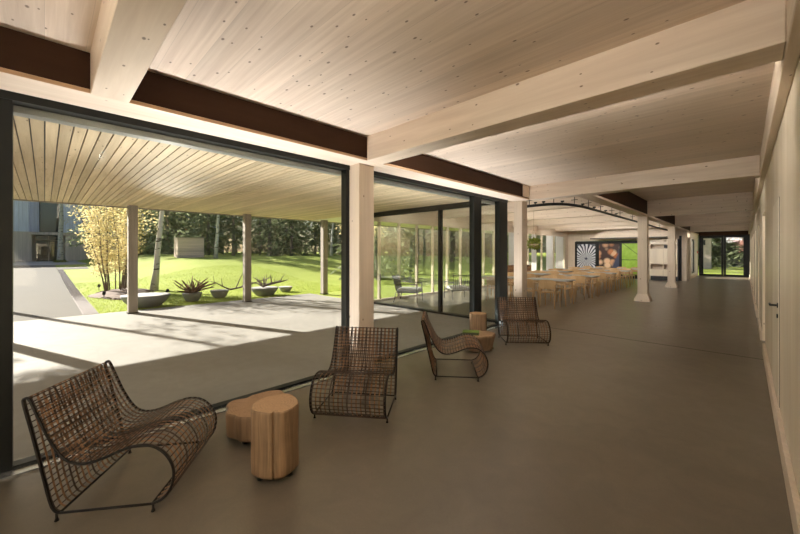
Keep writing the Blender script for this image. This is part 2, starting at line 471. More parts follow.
def wall_door(n, y0, y1, handle_y, x, z0=.175):
    d = struct(MB().box(x - .006, x, y0, y1, z0, 2.10), 'door_%d' % n, M['doorw'])
    fr = MB()
    fr.box(x - .003, x, y0 - .008, y0 - .001, z0, 2.108).box(x - .003, x, y1 + .001, y1 + .008, z0, 2.108).box(x - .003, x, y0 - .008, y1 + .008, 2.101, 2.108)
    fr.build('door_gap', M['dark_in'], d)
    hb = MB(); x -= .006
    hb.tube([(x, handle_y, 1.1), (x - .055, handle_y, 1.1)], .010, 8)
    hb.tube([(x - .05, handle_y - .005, 1.1), (x - .05, handle_y + .13, 1.1)], .009, 8)
    hb.tube([(x, handle_y, 1.1), (x - .008, handle_y, 1.1)], .024, 12)
    hb.build('door_handle', M['black'], d)
    MB().tube([(x, handle_y, 1.0), (x - .010, handle_y, 1.0)], .020, 12).build('keyhole_rosette', M['black'], d)
wall_door(1, 4.73, 5.70, 4.82, WX)
for i, (y0, y1) in enumerate(REC): wall_door(2 + i, y0 + .02, y1 - .02, y0 + .12, WX + .079, .01)

# unseen glazed end wall, added to let sun and sky light in
e = struct(MB().box(FX, WX, YB - .08, YB, 2.60, ZC1).box(FX, WX, YB - .08, YB, 0, .06).box(-2.55, -2.48, YB - .08, YB, .06, 2.6).box(-1.25, -1.18, YB - .08, YB, .06, 2.6)
           .box(FX - .1, FX, YB - .08, YB, 0, ZC1), 'window_9', M['frame'])
MB().box(FX, WX, YB - .05, YB - .04, .06, 2.6).build('pane', M['glass'], e)

# edge beam along the facade: pale soffit board, dark brown face, plus wall above the glass
struct(MB().cbox(-4.0, -3.43, YB - .1, 7.60, ZB, ZB + .032, .003), 'trim_20', M['beam_y'])
struct(MB().box(-3.455, -3.445, YB - .1, 7.60, ZB + .0325, ZC1), 'trim_21', M['brown'])
struct(MB().box(-3.431, -3.427, YB - .1, 7.60, ZB + .002, ZB + .030), 'trim_22', M['lip'])
struct(MB().box(-4.0, -3.46, YB - .1, 7.60, ZB + .033, ZC1 + .3), 'wall_left', M['frame'])

# crossing beams; fill lights added on their far faces, out of view, brighten the room
def glow(name, col, strength):
    t = NT(name); e = t.n('ShaderNodeEmission'); e.inputs[0].default_value = (*col, 1); e.inputs[1].default_value = strength
    t.l(e.outputs[0], t.out.inputs[0]); return t.mat
M['lamp'] = glow('added_fill_glow', (1, .95, .88), FILL)  # emission of the added beam fill lights
M['fill_low'] = glow('added_fill_glow_low', (1, .95, .88), FILL * .35)
def beam_fill_light(o, x0, x1, y, z=ZB + .13, m='lamp'):
    MB().box(x0, x1, y, y + .045, z - .065, z + .065).box(x0, x1, y + .045, y + .15, z + .058, z + .065).build('fill_light_housing', M['pale_alu'], o)
    MB().box(x0 + .02, x1 - .02, y + .046, y + .052, z - .05, z + .05).build('fill_light_diffuser', M[m], o)
for y0, y1 in ((.235, .465), (2.88, 3.15)):
    o = struct(MB().cbox(-3.43, .165, y0, y1, ZB, ZC1 + .02, .006), 'ceiling_beam', M['beam_x'])
    beam_fill_light(o, -1.65 if y1 < 1 else -3.2, -.22, y1)
o = struct(MB().cbox(-3.43, .165, 7.60, 7.87, ZB, ZC2 + .02, .006), 'ceiling_beam', M['beam_x'])
beam_fill_light(o, -1.6, -.22, 7.87)
for y in (13.73, 19.98, 26.1):
    o = struct(MB().cbox(-2.235, .165, y - .135, y + .135, ZB - .02, ZC2 + .02, .006), 'ceiling_beam', M['beam_x'])
    beam_fill_light(o, -1.6, -.22, y + .135)
for y in (10.7, 13.73, 16.9, 19.98, 22.6):
    o = struct(MB().cbox(HX, -2.51, y - .10, y + .10, ZB + .12, ZC2 + .02, .006), 'ceiling_beam', M['beam_x'])
    if y < 22: beam_fill_light(o, -7.9, -3.3, y + .10, ZB + .25)
o = struct(MB().box(HX, -3.43, 7.3, 7.60, ZB + .05, ZC2 + .02), 'ceiling_beam', M['beam_x'])
beam_fill_light(o, -7.9, -4.2, 7.60, ZB + .25)
o = struct(MB().cbox(-3.43, .165, YB, YB + .2, ZB, ZC1 + .02, .006), 'ceiling_beam', M['beam_x'])
beam_fill_light(o, -2.6, -.45, YB + .2, m='fill_low')
# long beam on the dining side of the corridor: pale bottom, dark brown inner face
struct(MB().cbox(-2.50, -2.235, 7.87, YE, ZB, ZB + .05, .004), 'trim_23', M['beam_y'])
struct(MB().box(-2.485, -2.245, 7.87, YE, ZB + .0505, ZC2), 'trim_24', M['brown'])
# lintel over the end doors
struct(MB().box(-2.235, WX, YE - .25, YE + .15, 2.70, ZC2), 'trim_25', M['brown'])

# ------------------------------------------------------------------ facade windows
def window(n, y0, y1, x=FX, z0=.03, z1=2.705, ft=.055, left=.06, right=.06, box=True, mats='glass'):
    b = MB()
    b.box(x - .05, x + .07, y0, y1, z1 - .0, ZB)              # head
    b.box(x - .05, x + .04, y0, y1, 0, z0)                    # threshold
    if left: b.box(x - .05, x + .06, y0, y0 + left, z0, z1)
    if right: b.box(x - .05, x + .06, y1 - right, y1, z0, z1)
    o = struct(b, 'window_%d' % n, M['frame'])
    MB().box(x - .006, x + .006, y0 + left, y1 - right, z0, z1).build('pane', M[mats], o)
    if box: MB().box(x - .20, x - .09, y0, y1, z1 - .04, z1 + .05).build('blind_housing', M['pale_alu'], o)
    MB().box(x + .045, x + .15, y0, y1, 0.001, .012).build('floor_grille', M['steel'], o)
    # fill light added at the floor grille to brighten soffit and ceiling
    ld = bpy.data.lights.new('added_grille_fill', 'AREA'); ld.shape = 'RECTANGLE'; ld.size = .07; ld.size_y = (y1 - y0) - .9
    ld.energy = UP_FILL * (y1 - y0); ld.color = (.97, .98, 1); ld.spread = R(92)
    lo = bpy.data.objects.new('added_grille_fill', ld); COL.objects.link(lo); lo.parent = o
    lo.location = (x + .10, (y0 + y1) / 2 + .25, .016); lo.rotation_euler = (0, R(180 - 8), 0)
    return o
window(1, -.40, 2.885, left=.235, right=.055)
window(2, -1.0, -.41, left=.08, right=.08)
window(3, 3.155, 5.97, left=.03, right=.03)
window(4, 5.97, 7.30, left=.24, right=.36, box=True)
# wing of the dining hall: glass wall across the end of the terrace
b = MB(); b.box(HX, FX - .05, YH0 - .05, YH0 + .05, 2.68, 2.83).box(HX, FX - .05, YH0 - .05, YH0 + .05, 0, .05)
for x in (-8.42, -5.62, -3.98): b.box(x - .04, x + .04, YH0 - .05, YH0 + .05, .05, 2.68)
o = struct(b, 'window_5', M['frame'])
MB().box(HX, FX - .1, YH0 - .006, YH0 + .006, .05, 2.68).build('pane', M['glass_w'], o)
struct(MB().box(HX, FX - .1, YH0 + .06, YH0 + .36, 2.83, ZC2 + .3), 'wall_wing', M['white'])
# window wall on the far side of the hall
b = MB(); b.box(HX - .12, HX, YH0, YH1 + .2, 2.66, ZC2)
struct(b, 'wall_dining', M['beam_y'])
b = MB(); b.box(HX - .1, HX, YH0, 24.15, 2.60, 2.66).box(HX - .1, HX, YH0, 24.15, 0, .06)
y = YH0 + .5
while y < 24.1:
    b.box(HX - .10, HX, y - .03, y + .03, .06, 2.6); y += .92
o = struct(b, 'window_6', M['post'])
MB().box(HX - .055, HX - .045, YH0, 24.15, .06, 2.6).build('pane', M['glass'], o)
struct(MB().box(HX - .12, HX, 24.15, YH1 + .2, 0, 2.66), 'wall_dining_corner', M['post'])

# sheer curtains gathered at the hall windows
for y0, y1, lab in ((16.2, 17.0, 'white sheer curtain just left of the slim timber post'), (18.85, 19.45, 'narrow white sheer curtain behind the hanging plant'),
                    (20.85, 21.85, 'white sheer curtain at the hall window, second from the picture wall'), (22.3, 23.6, 'widest white sheer curtain, next to the picture wall corner')):
    b = MB(); vs = []; n = 40
    for k in range(n + 1):
        y = (y1 - y0) * k / n; x = .035 * math.sin(k * 1.25)
        vs += [(x, y, .02), (x, y, 2.58), (x + .006, y, .02), (x + .006, y, 2.58)]
    fs = []
    for k in range(n):
        p = 4 * k; q = p + 4
        fs += [(p, q, q + 1, p + 1), (p + 2, p + 3, q + 3, q + 2), (p + 1, q + 1, q + 3, p + 3)]
    b.add(vs, fs, 0, True)
    o = b.build('curtain', M['curtain'], loc=(HX + .12, y0, 0)); tag(o, lab, 'curtain', 'sheer curtains of the hall')

# ------------------------------------------------------------------ timber posts
def timber_post(x0, x1, y0, y1, ztop, label, flare=False):
    t = thing('timber_post', label, 'post', ((x0 + x1) / 2, (y0 + y1) / 2, 0))
    w, d = (x1 - x0) / 2, (y1 - y0) / 2
    MB().cbox(-w, w, -d, d, 0, ztop, .006).build('shaft', M['post'], t)
    if flare:
        b = MB(); q = .085
        vs = []
        for (e, z) in ((q, 0), (q, .03), (.07, .10), (.005, .24)):
            vs += [(-w - e, -d - e, z), (w + e, -d - e, z), (w + e, d + e, z), (-w - e, d + e, z)]
        fs = [(k * 4 + i, k * 4 + (i + 1) % 4, k * 4 + 4 + (i + 1) % 4, k * 4 + 4 + i) for k in range(3) for i in range(4)]
        b.add(vs, fs + [(3, 2, 1, 0), (12, 13, 14, 15)])
        b.build('flared_base', M['post'], t)
    return t
timber_post(-3.90, -3.60, 2.89, 3.15, ZB, 'square pale timber post between the two largest panes of the glass front')
timber_post(-3.80, -3.60, 7.60, 7.86, ZB, 'slim pale timber post without flared foot at the dark end of the glass front')
for y, lab in ((13.73, 'pale timber post with flared foot, standing nearest in the dining row'),
               (19.98, 'pale timber post with flared foot in front of the wooden shelf unit'),
               (26.1, 'pale timber post farthest down the corridor, near the end doors')):
    timber_post(-2.50, -2.235, y - .13, y + .13, ZB - .001, lab, y < 25)

# ------------------------------------------------------------------ far end of hall and corridor
struct(MB().box(HX, -2.27, YH1, YH1 + .2, 2.32, ZC2).box(HX, -8.06, YH1, YH1 + .2, 0, 2.32).box(-4.45, -3.88, YH1, YH1 + .2, 0, 2.32)
       .box(-2.49, -2.27, YH1 - .05, YH1 + .2, 0, 2.44), 'wall_far', M['post'])
struct(MB().box(-8.06, -4.45, YH1 - .02, YH1 + .15, 0, 2.28), 'wall_display', M['black'])
def picture(cx, w, kind, label):
    z0, z1 = .22, 2.12
    t = thing('wall_picture', label, 'picture', (cx, YH1 - .045, (z0 + z1) / 2))
    h = (z1 - z0) / 2
    MB().box(-w / 2, w / 2, -.015, .02, -h, h).build('print', M['pic_' + kind], t)
    b = MB(); e = .045
    b.box(-w / 2 - e, -w / 2, -.03, .02, -h - e, h + e).box(w / 2, w / 2 + e, -.03, .02, -h - e, h + e)
    b.box(-w / 2, w / 2, -.03, .02, h, h + e).box(-w / 2, w / 2, -.03, .02, -h - e, -h)
    b.build('picture_frame', M['black'], t)
picture(-7.36, 1.10, 'radial', 'tall framed picture of white spokes radiating on dark blue')
picture(-6.04, 1.12, 'nuts', 'tall framed picture of orange brown rounded shapes on black')
picture(-4.92, .86, 'leaf', 'tall framed picture of a bright green leaf with veins')
struct(MB().prism([(-6.70, 2.42), (-2.75, 2.42), (-2.75, 2.90), (-5.9, 2.90)], 'Y', 23.3, YH1), 'trim_26', M['beam_x'])
struct(MB().box(-6.70, -2.75, 23.25, 23.30, 2.37, 2.43), 'trim_27', M['track'])
# shelf unit
t = thing('shelf_unit', 'pale wooden wall shelf unit with open niches beside the corridor posts', 'shelf unit', (-3.25, YH1 - .02, 0))
b = MB(); X0, X1, Y0 = -.62, .62, -.42
b.box(X0, X1, -.03, 0, .25, 2.32).box(X0, X0 + .03, Y0, -.03, .25, 2.32).box(X1 - .03, X1, Y0, -.03, .25, 2.32)
for z in (.25, .63, .91, 1.79, 2.03, 2.30): b.box(X0 + .03, X1 - .03, Y0, -.03, z - .012, z + .012)
b.box(-.02, .02, Y0, -.03, .63, .91)
b.build('carcass', M['post'], t)
MB().box(X0 + .02, X1 - .02, Y0 + .06, -.03, 0, .238).build('plinth', M['dark_in'], t)
for (xa, xb, za, zb) in ((X0, X1, 2.045, 2.31), (X0, -.005, .93, 1.775), (.005, X1, .93, 1.775), (X0, -.005, .265, .615), (.005, X1, .265, .615)):
    MB().box(xa + .002, xb - .002, Y0 - .02, Y0 - .001, za, zb).build('door', M['doorw'], t)
MB().box(X1 + .002, X1 + .03, Y0, 0, 0, 2.32).build('side_panel', M['dark_in'], t)
t = thing('monitor', 'small dark monitor standing in the upper niche of the wooden shelf unit', 'monitor', (-3.15, 24.55, 1.802))
MB().box(-.10, .10, -.02, .0, .03, .19).build('screen', M['dark_in'], t)
MB().box(-.05, .05, -.06, .04, 0, .01).box(-.012, .012, -.01, 0, .01, .04).build('stand', M['black'], t)
struct(MB().box(-2.60, -2.49, YH1 - .06, YH1 + .2, 0, 2.5), 'trim_28', M['black'])
# left wall of the last corridor stretch with a tall narrow window
struct(MB().box(-2.5, -2.3, 26.24, 27.6, 0, ZB).box(-2.5, -2.3, 29.8, YE, 0, ZB).box(-2.5, -2.3, 27.6, 29.8, 2.4, ZB).box(-2.5, -2.3, 27.6, 29.8, 0, .25), 'wall_left_far', M['white'])
o = struct(MB().box(-2.42, -2.36, 27.6, 27.75, .25, 2.4).box(-2.42, -2.36, 29.7, 29.8, .25, 2.4).box(-2.42, -2.36, 27.75, 29.7, 2.3, 2.4).box(-2.42, -2.36, 27.75, 29.7, .25, .32), 'window_7', M['frame'])
MB().box(-2.395, -2.385, 27.75, 29.7, .32, 2.3).build('pane', M['glass'], o)
struct(MB().cbox(-2.30, -2.28, 26.24, YE, 0, .15, .004), 'baseboard_left', M['post'])
t = thing('fire_call_point', 'small red fire call point on the white wall beside the end doors', 'alarm', (-2.30, 30.9, 1.52))
MB().cbox(0, .05, -.06, .06, 0, .13, .008).build('housing', M['red'], t)
MB().box(.05, .054, -.03, .03, .035, .095).build('push_plate', M['white'], t)

# end doors
b = MB(); b.box(-2.235, WX, YE - .05, YE + .05, 2.62, 2.72)
b.box(-2.235, -2.12, YE - .05, YE + .05, 0, 2.62).box(.05, WX, YE - .05, YE + .05, 0, 2.62)
o = struct(b, 'door_20', M['frame'])
for x0, x1 in ((-2.12, -1.0), (-.99, .05)):
    l = MB(); s_ = .11
    l.box(x0, x0 + s_, YE - .03, YE + .03, .0, 2.62).box(x1 - s_, x1, YE - .03, YE + .03, .0, 2.62)
    l.box(x0 + s_, x1 - s_, YE - .03, YE + .03, .0, .12).box(x0 + s_, x1 - s_, YE - .03, YE + .03, 2.54, 2.62)
    lf = l.build('door_leaf', M['frame'], o)
    MB().box(x0 + s_, x1 - s_, YE - .006, YE + .006, .12, 2.54).build('pane', M['glass'], lf)
    hx = x1 - .05 if x0 < -2 else x0 + .05
    MB().tube([(hx, YE - .03, 1.0), (hx, YE - .09, 1.0), (hx, YE - .09, 1.4), (hx, YE - .03, 1.4)], .012, 8).build('door_handle', M['black'], lf)

# ------------------------------------------------------------------ curved ceiling track with spotlights
def smooth(pts, k=8):
    out = []
    P = [Vector(p) for p in pts]; n = len(P)
    for i in range(n - 1):
        p0, p1, p2, p3 = P[max(i - 1, 0)], P[i], P[i + 1], P[min(i + 2, n - 1)]
        for j in range(k):
            t = j / k
            out.append(.5 * ((2 * p1) + (p2 - p0) * t + (2 * p0 - 5 * p1 + 4 * p2 - p3) * t * t + (3 * p1 - p0 - 3 * p2 + p3) * t ** 3))
    out.append(P[-1]); return out
tp = smooth([(-3.98, 8.62, 0), (-3.70, 8.58, 0), (-3.35, 8.62, 0), (-3.10, 8.90, 0), (-2.98, 9.5, 0), (-2.95, 10.4, 0), (-2.95, 12, 0), (-2.95, 15, 0), (-2.95, 18, 0), (-2.95, 21, 0), (-2.9, 24.0, 0)], 6)
t = thing('track_light', 'black curved ceiling track with small spotlights over the dining area', 'track light', (0, 0, 2.76))
MB().tube(tp, .034, 4, smooth=False).build('track', M['track'], t)
for p in [(-3.88, 8.60), (-3.3, 8.66), (-3.02, 9.25), (-2.95, 10.1), (-2.95, 11.2), (-2.95, 12.4), (-2.95, 13.4), (-2.95, 15.2), (-2.95, 17.6), (-2.95, 21)]:
    MB().tube([(p[0], p[1], .03), (p[0], p[1], ZC2 - 2.76)], .009, 6).box(p[0] - .075, p[0] + .075, p[1] - .008, p[1] + .008, .13, .145).build('hanger', M['track'], t)
for i, p in enumerate([(-3.72, 8.58), (-3.52, 8.58), (-3.16, 8.82), (-2.97, 9.7), (-2.95, 10.6), (-2.95, 11.7), (-2.95, 12.9)]):
    MB().tube([(p[0], p[1], .03), (p[0], p[1], .07)], .012, 6).tube([(p[0] - .035, p[1], .07), (p[0] + .035, p[1] + .03, .07)], .020, 10).build('spotlight', M['track'], t)

# pendants of the hall
for i, (x, y, z, lab) in enumerate([(-7.6, 12.2, 2.22, 'copper cylinder pendant lamp seen through the glass, leftmost of the hall pendants'),
                                    (-7.0, 12.6, 2.25, 'copper cylinder pendant lamp over the dining tables, second from the left pendant'),
                                    (-6.8, 12.9, 2.25, 'copper cylinder pendant lamp just right of the second pendant behind glass'),
                                    (-6.0, 13.0, 2.25, 'copper cylinder pendant lamp nearest the dark frame of the glass front')]):
    t = thing('pendant_lamp', lab, 'lamp', (x, y, z), 0, 'copper pendants in the hall')
    b = MB(); b.lathe([(.045, 0), (.05, .005), (.05, .27), (.02, .30)], 14); b.build('lamp_shade', M['copper'], t)
    MB().tube([(0, 0, .30), (0, 0, ZC2 - z)], .005, 5).build('cord', M['track'], t)

# hanging plant
random.seed(4)
t = thing('hanging_plant', 'leafy green plant hanging in a basket beside the slim timber post', 'plant', (-5.5, 12.55, 1.72))
MB().lathe([(.05, 0), (.13, .03), (.17, .12), (.18, .18), (.16, .18)], 16).build('basket', M['rope'], t)
b = MB()
for i in range(520):
    a = random.uniform(0, 2 * PI); q = random.gauss(0, .13); r_ = .15 * math.sqrt(random.random()) + .04
    p = Vector((r_ * math.cos(a), r_ * math.sin(a), .20 + random.uniform(-.20, .16)))
    d = Vector((random.gauss(0, 1), random.gauss(0, 1), random.gauss(0, .7))).normalized(); u = d.orthogonal().normalized() * .022
    b.add([p, p + d * .045 + u, p + d * .10, p + d * .045 - u], [(0, 1, 2, 3)])
b.build('leaves', M['houseplant'], t)
b = MB()
for k in range(3):
    a = k * 2.1
    b.tube([(.17 * math.cos(a), .17 * math.sin(a), .18), (0, 0, .75)], .006, 5)
b.tube([(0, 0, .75), (0, 0, ZC2 - 1.72)], .006, 5).build('cord', M['rope'], t)

# ------------------------------------------------------------------ rattan lounge chairs
prof = smooth([(0.025, .045), (-.005, .065), (-.03, .13), (-.075, .33), (-.12, .53), (-.162, .705), (-.155, .735), (-.132, .728), (-.095, .64), (-.04, .51), (.025, .395),
               (.085, .340), (.16, .325), (.255, .348), (.355, .388), (.445, .410), (.53, .400), (.60, .350), (.643, .275), (.652, .20), (.632, .125), (.585, .068), (.53, .045)], 5)
prof = [Vector((p.x - .25, 0, p.y)) for p in prof]
def offset(pts, d):
    out = []
    for i, p in enumerate(pts):
        t = (pts[min(i + 1, len(pts) - 1)] - pts[max(i - 1, 0)]).normalized()
        out.append(p + Vector((-t.z, 0, t.x)) * d)
    return out
HW = .355
def make_lounge():
    t = thing('rattan_lounge_chair', '', 'chair', (0, 0, 0), 0, 'rattan lounge chairs along the glass front')
    # long strands
    b = MB(); inner = offset(prof, -.005)
    nst = 17
    for i in range(nst):
        y = -HW + .012 + (2 * HW - .024) * i / (nst - 1)
        for dy in (-.0031, .0031):
            b.tube([(p.x, y + dy, p.z) for p in prof], .0031, 5, mi=0 if i % 4 else 1)
    b.build('lengthwise_strands', [M['rattan'], M['rattan_dark']], t)
    # cross strands, one every few centimetres of the profile
    b = MB(); acc = 0; last = prof[0]; out = inner
    for i in range(1, len(prof)):
        seg = (prof[i] - prof[i - 1]).length; q = 0
        while acc + (seg - q) >= .036:
            q += .036 - acc; acc = 0
            p = prof[i - 1].lerp(prof[i], q / seg)
            tt = (prof[i] - prof[i - 1]).normalized(); nn = Vector((-tt.z, 0, tt.x)) * .0075
            pp = p + nn
            b.tube([(pp.x, -HW, pp.z), (pp.x, HW, pp.z)], .0038, 5)
            if 38 < i < 56:
                pp = pp + tt * .013; b.tube([(pp.x, -HW, pp.z), (pp.x, HW, pp.z)], .0035, 5, mi=1)
        acc += seg - q
    b.build('cross_strands', [M['rattan_dark'], M['rattan']], t)
    b = MB()
    for y in (-HW, HW):
        b.tube([(p.x, y, p.z) for p in prof], .0085, 7)
        b.tube([(prof[0].x, y, prof[0].z), (prof[-1].x, y, prof[-1].z)], .0075, 7)
    for p in (prof[0], prof[-1]): b.tube([(p.x, -HW, p.z), (p.x, HW, p.z)], .0075, 7)
    b.build('frame', M['iron'], t)
    for x in (-.24, .285):
        for y in (-HW, HW):
            MB().tube([(x, y, .045), (x, y, .016), (x, y, 0)], [.007, .007, .013], 8).build('foot', M['iron'], t)
    return t
lc = make_lounge()
def face(o, x, y, fx, fy):
    o.location = (x, y, 0); o.rotation_euler = (0, 0, math.atan2(fy, fx))
lc['label'] = 'brown rattan grid lounge chair nearest the camera, left of the log stools'
face(lc, -3.06, .455, .60, .80)
c2 = copy_tree(lc, (0, 0, 0), 0, 'brown rattan grid lounge chair in front of the square post, facing the camera'); face(c2, -2.845, 2.27, .60, -.80)
c3 = copy_tree(lc, (0, 0, 0), 0, 'brown rattan lounge chair seen from the side, beside the stool with green book'); face(c3, -2.795, 3.86, .78, .63)
c4 = copy_tree(lc, (0, 0, 0), 0, 'brown rattan grid lounge chair farthest away, before the slim timber post'); face(c4, -2.85, 6.02, .66, -.75)

# ------------------------------------------------------------------ log stools
def lobes(seed, amp):
    rnd = random.Random(seed); ph = [rnd.uniform(0, 6.28) for _ in range(9)]
    return lambda a, z: 1 + amp * (.55 * math.sin(3 * a + ph[0]) + .4 * math.sin(5 * a + ph[1]) + .28 * math.sin(8 * a + ph[2]) + .12 * math.sin(13 * a + ph[3] + z * 3)) + .012 * math.sin(9 * z * 2 + ph[4] + 3 * a)
def log_stool(x, y, r, h, amp, seed, label, rz=0, crack=False, taper=0.0):
    t = thing('log_stool', label, 'stool', (x, y, 0), rz)
    w = lobes(seed, amp); n = 200 if crack else 72
    w2 = (lambda a, z: w(a, z) - (.16 * math.exp(-((a - 5.72) / .030) ** 2) if z > .02 else 0)) if crack else w
    b = MB(); pr_ = [(.9 * r, .035), (.985 * r * (1 - taper), .055)] + [(r * (1 - taper * (1 - k / 6)), .06 + (h - .075) * k / 6) for k in range(7)] + [(.985 * r, h - .004), (.955 * r, h)]
    vs = []
    for (q, z) in pr_:
        for k in range(n):
            a = 2 * PI * k / n; s = q * w2(a, z); vs.append((s * math.cos(a), s * math.sin(a), z))
    fs = [(i * n + k, i * n + (k + 1) % n, (i + 1) * n + (k + 1) % n, (i + 1) * n + k) for i in range(len(pr_) - 1) for k in range(n)]
    b.add(vs, fs, 0, True)
    L = len(pr_)
    c = len(b.v); b.v.append((0, 0, h)); b.v.append((0, 0, .035))
    for k in range(n):
        b.f.append(((L - 1) * n + k, (L - 1) * n + (k + 1) % n, c)); b.m.append(1); b.sm.append(False)
        b.f.append(((k + 1) % n, k, c + 1)); b.m.append(0); b.sm.append(False)
    b.build('log', M['stump'] if h > .4 else M['stump_low'], t)
    for k in range(3):
        a = k * 2.09 + .5
        MB().lathe([(.028, 0), (.028, .034)], 10, (.66 * r * math.cos(a), .66 * r * math.sin(a), 0)).build('glide', M['black'], t)
    return t
log_stool(-2.43, 1.18, .163, .50, .05, 3, 'tall round log stool with a cracked top, nearest the camera', 0, True)
log_stool(-3.06, 1.36, .285, .25, .15, 11, 'low wide lobed log stool behind the tall cracked one', .4)
log_stool(-3.10, 4.98, .255, .27, .13, 7, 'low flower shaped log stool carrying the green book', 1.0, taper=.18)
log_stool(-3.42, 5.47, .150, .50, .06, 21, 'tall fluted log stool beside the dark window frame', .3)
t = thing('book', 'green covered book lying on the flower shaped log stool', 'book', (-3.17, 4.86, .272), .5)
MB().box(-.125, .125, -.085, .085, .006, .034).build('pages', M['pages'], t)
MB().box(-.13, .13, -.09, .09, .034, .042).box(-.13, .13, -.09, .09, 0, .006).build('cover', M['green_book'], t)

# ------------------------------------------------------------------ dining furniture
def make_dchair():
    t = thing('dining_chair', '', 'chair', (0, 0, 0), 0, 'wooden dining chairs at the tables')
    b = MB(); n = 10
    b.cbox(-.22, .22, -.215, .215, .425, .455, .012); b.build('seat', M['oak'], t)
    b = MB(); vs = []; k = 9
    for j in range(k):
        a = -1 + 2 * j / (k - 1); x = -.225 + .06 * a * a - .03; y = .225 * a
        top = .805 - .03 * a ** 4
        vs += [(x, y, .545), (x - .035, y, top), (x - .018, y, .545), (x - .053, y, top)]
    fs = []
    for j in range(k - 1):
        p = 4 * j; q = p + 4
        fs += [(p, q, q + 1, p + 1), (p + 2, p + 3, q + 3, q + 2), (p + 1, q + 1, q + 3, p + 3), (p, p + 2, q + 2, q)]
    fs += [(0, 1, 3, 2), (4 * k - 4, 4 * k - 2, 4 * k - 1, 4 * k - 3)]
    b.add(vs, fs, 0, False); b.build('backrest', M['oak'], t)
    for y in (-.2, .2):
        MB().tube([(.20, y, .43), (.22, y * 1.05, 0)], [.018, .013], 8).build('leg', M['oak'], t)
        MB().tube([(-.235, y, .70), (-.205, y, .44), (-.245, y * 1.05, 0)], [.014, .018, .013], 8).build('leg', M['oak'], t)
    return t
def make_dtable(L=1.35, Wd=.75):
    t = thing('dining_table', '', 'table', (0, 0, 0), 0, 'dining tables of the hall')
    MB().cbox(-L / 2, L / 2, -Wd / 2, Wd / 2, .725, .752, .006).build('tabletop', M['grey_top'], t)
    MB().box(-L / 2 + .08, L / 2 - .08, -Wd / 2 + .06, -Wd / 2 + .08, .66, .725).box(-L / 2 + .08, L / 2 - .08, Wd / 2 - .08, Wd / 2 - .06, .66, .725).build('apron', M['oak'], t)
    for x in (-1, 1):
        for y in (-1, 1):
            MB().tube([(x * (L / 2 - .09), y * (Wd / 2 - .07), .725), (x * (L / 2 - .05), y * (Wd / 2 - .04), 0)], [.024, .017], 8).build('leg', M['oak'], t)
    return t
ordn = ['first', 'second', 'third', 'fourth', 'fifth']
rows = [10.7, 13.2, 15.65, 18.1, 20.5]
dch = None; dtb = None; rnd = random.Random(5)
for ci, (tx, cn) in enumerate(((-4.37, 'corridor side'), (-6.10, 'window side'))):
    for ri, y0 in enumerate(rows):
        lab = 'grey topped dining table, %s from the glass end in the %s row' % (ordn[ri], cn)
        loc = (tx, y0 + .375, 0)
        if dtb is None: dtb = make_dtable(); dtb['label'] = lab; dtb.location = loc
        else: copy_tree(dtb, loc, 0, lab)
        for sd_, sn in ((-1, 'near side'), (1, 'far side')):
            for xo, xn in ((.33, 'right seat'), (-.33, 'left seat')):
                cx = tx + xo + rnd.uniform(-.04, .04); cy = y0 + .375 + sd_ * (.375 + .20 + rnd.uniform(0, .1)) - (.12 if (ri == 0 and sd_ < 0) else 0)
                rz = (PI / 2 if sd_ < 0 else -PI / 2) + rnd.uniform(-.06, .06)
                lab = 'oak dining chair, %s, %s of %s table, %s row' % (xn, sn, ordn[ri], cn)
                if dch is None:
                    dch = make_dchair(); dch['label'] = lab; dch.location = (cx, cy, 0); dch.rotation_euler = (0, 0, rz)
                else: copy_tree(dch, (cx, cy, 0), rz, lab)

# brown woven sofa by the hall windows
t = thing('woven_sofa', 'brown woven high backed sofa beyond the slim post near the hall windows', 'sofa', (-7.75, 16.4, 0), -.5)
MB().cbox(-.40, .40, -.75, .75, .10, .42, .04).build('base', M['rattan'], t)
MB().cbox(-.42, -.28, -.75, .75, .42, .95, .04).build('backrest', M['rattan'], t)
for y in (-1, 1): MB().cbox(-.28, .38, y * .69 - .06, y * .69 + .06, .42, .62, .03).build('armrest', M['rattan'], t)
MB().cbox(-.27, .38, -.62, .62, .42, .52, .03).build('cushion', M['cloth_w'], t)
for x in (-.34, .34):
    for y in (-.68, .68): MB().tube([(x, y, 0), (x, y, .11)], .02, 8).build('leg', M['black'], t)

# slatted armchairs behind the wing glass
def make_slat():
    t = thing('slatted_armchair', '', 'chair', (0, 0, 0), 0, 'slatted armchairs behind the wing glass')
    MB().cbox(-.32, .34, -.33, .33, .34, .44, .03).build('cushion', M['cloth_w'], t)
    b = MB()
    for k in range(11):
        y = -.34 + .068 * k
        b.tube([(-.34, y, .36), (-.46, y * 1.08, .84)], .010, 6)
    b.tube([(-.46, -.39, .84), (-.46, .39, .84)], .016, 8).build('backrest', M['black'], t)
    b = MB()
    for y in (-.36, .36): b.box(-.34, .36, y - .015, y + .015, .31, .345)
    b.box(-.34, -.31, -.36, .36, .31, .345).box(.33, .36, -.36, .36, .31, .345).build('seat_frame', M['black'], t)
    for y in (-.38, .38):
        MB().tube([(.34, y, .58), (-.42, y, .60)], .015, 8).build('armrest', M['black'], t)
        MB().tube([(.33, y, .58), (.35, y, 0)], .015, 8).build('leg', M['black'], t)
        MB().tube([(-.33, y, .34), (-.42, y, 0)], .015, 8).build('leg', M['black'], t)
    return t
sl = make_slat(); sl['label'] = 'dark slatted armchair just behind the wing glass, nearest the lawn windows'; sl.location = (-7.75, 8.3, 0); sl.rotation_euler = (0, 0, .5)
copy_tree(sl, (-6.95, 9.9, 0), 2.6, 'dark slatted armchair deeper in the hall, seen right of the glass joint')

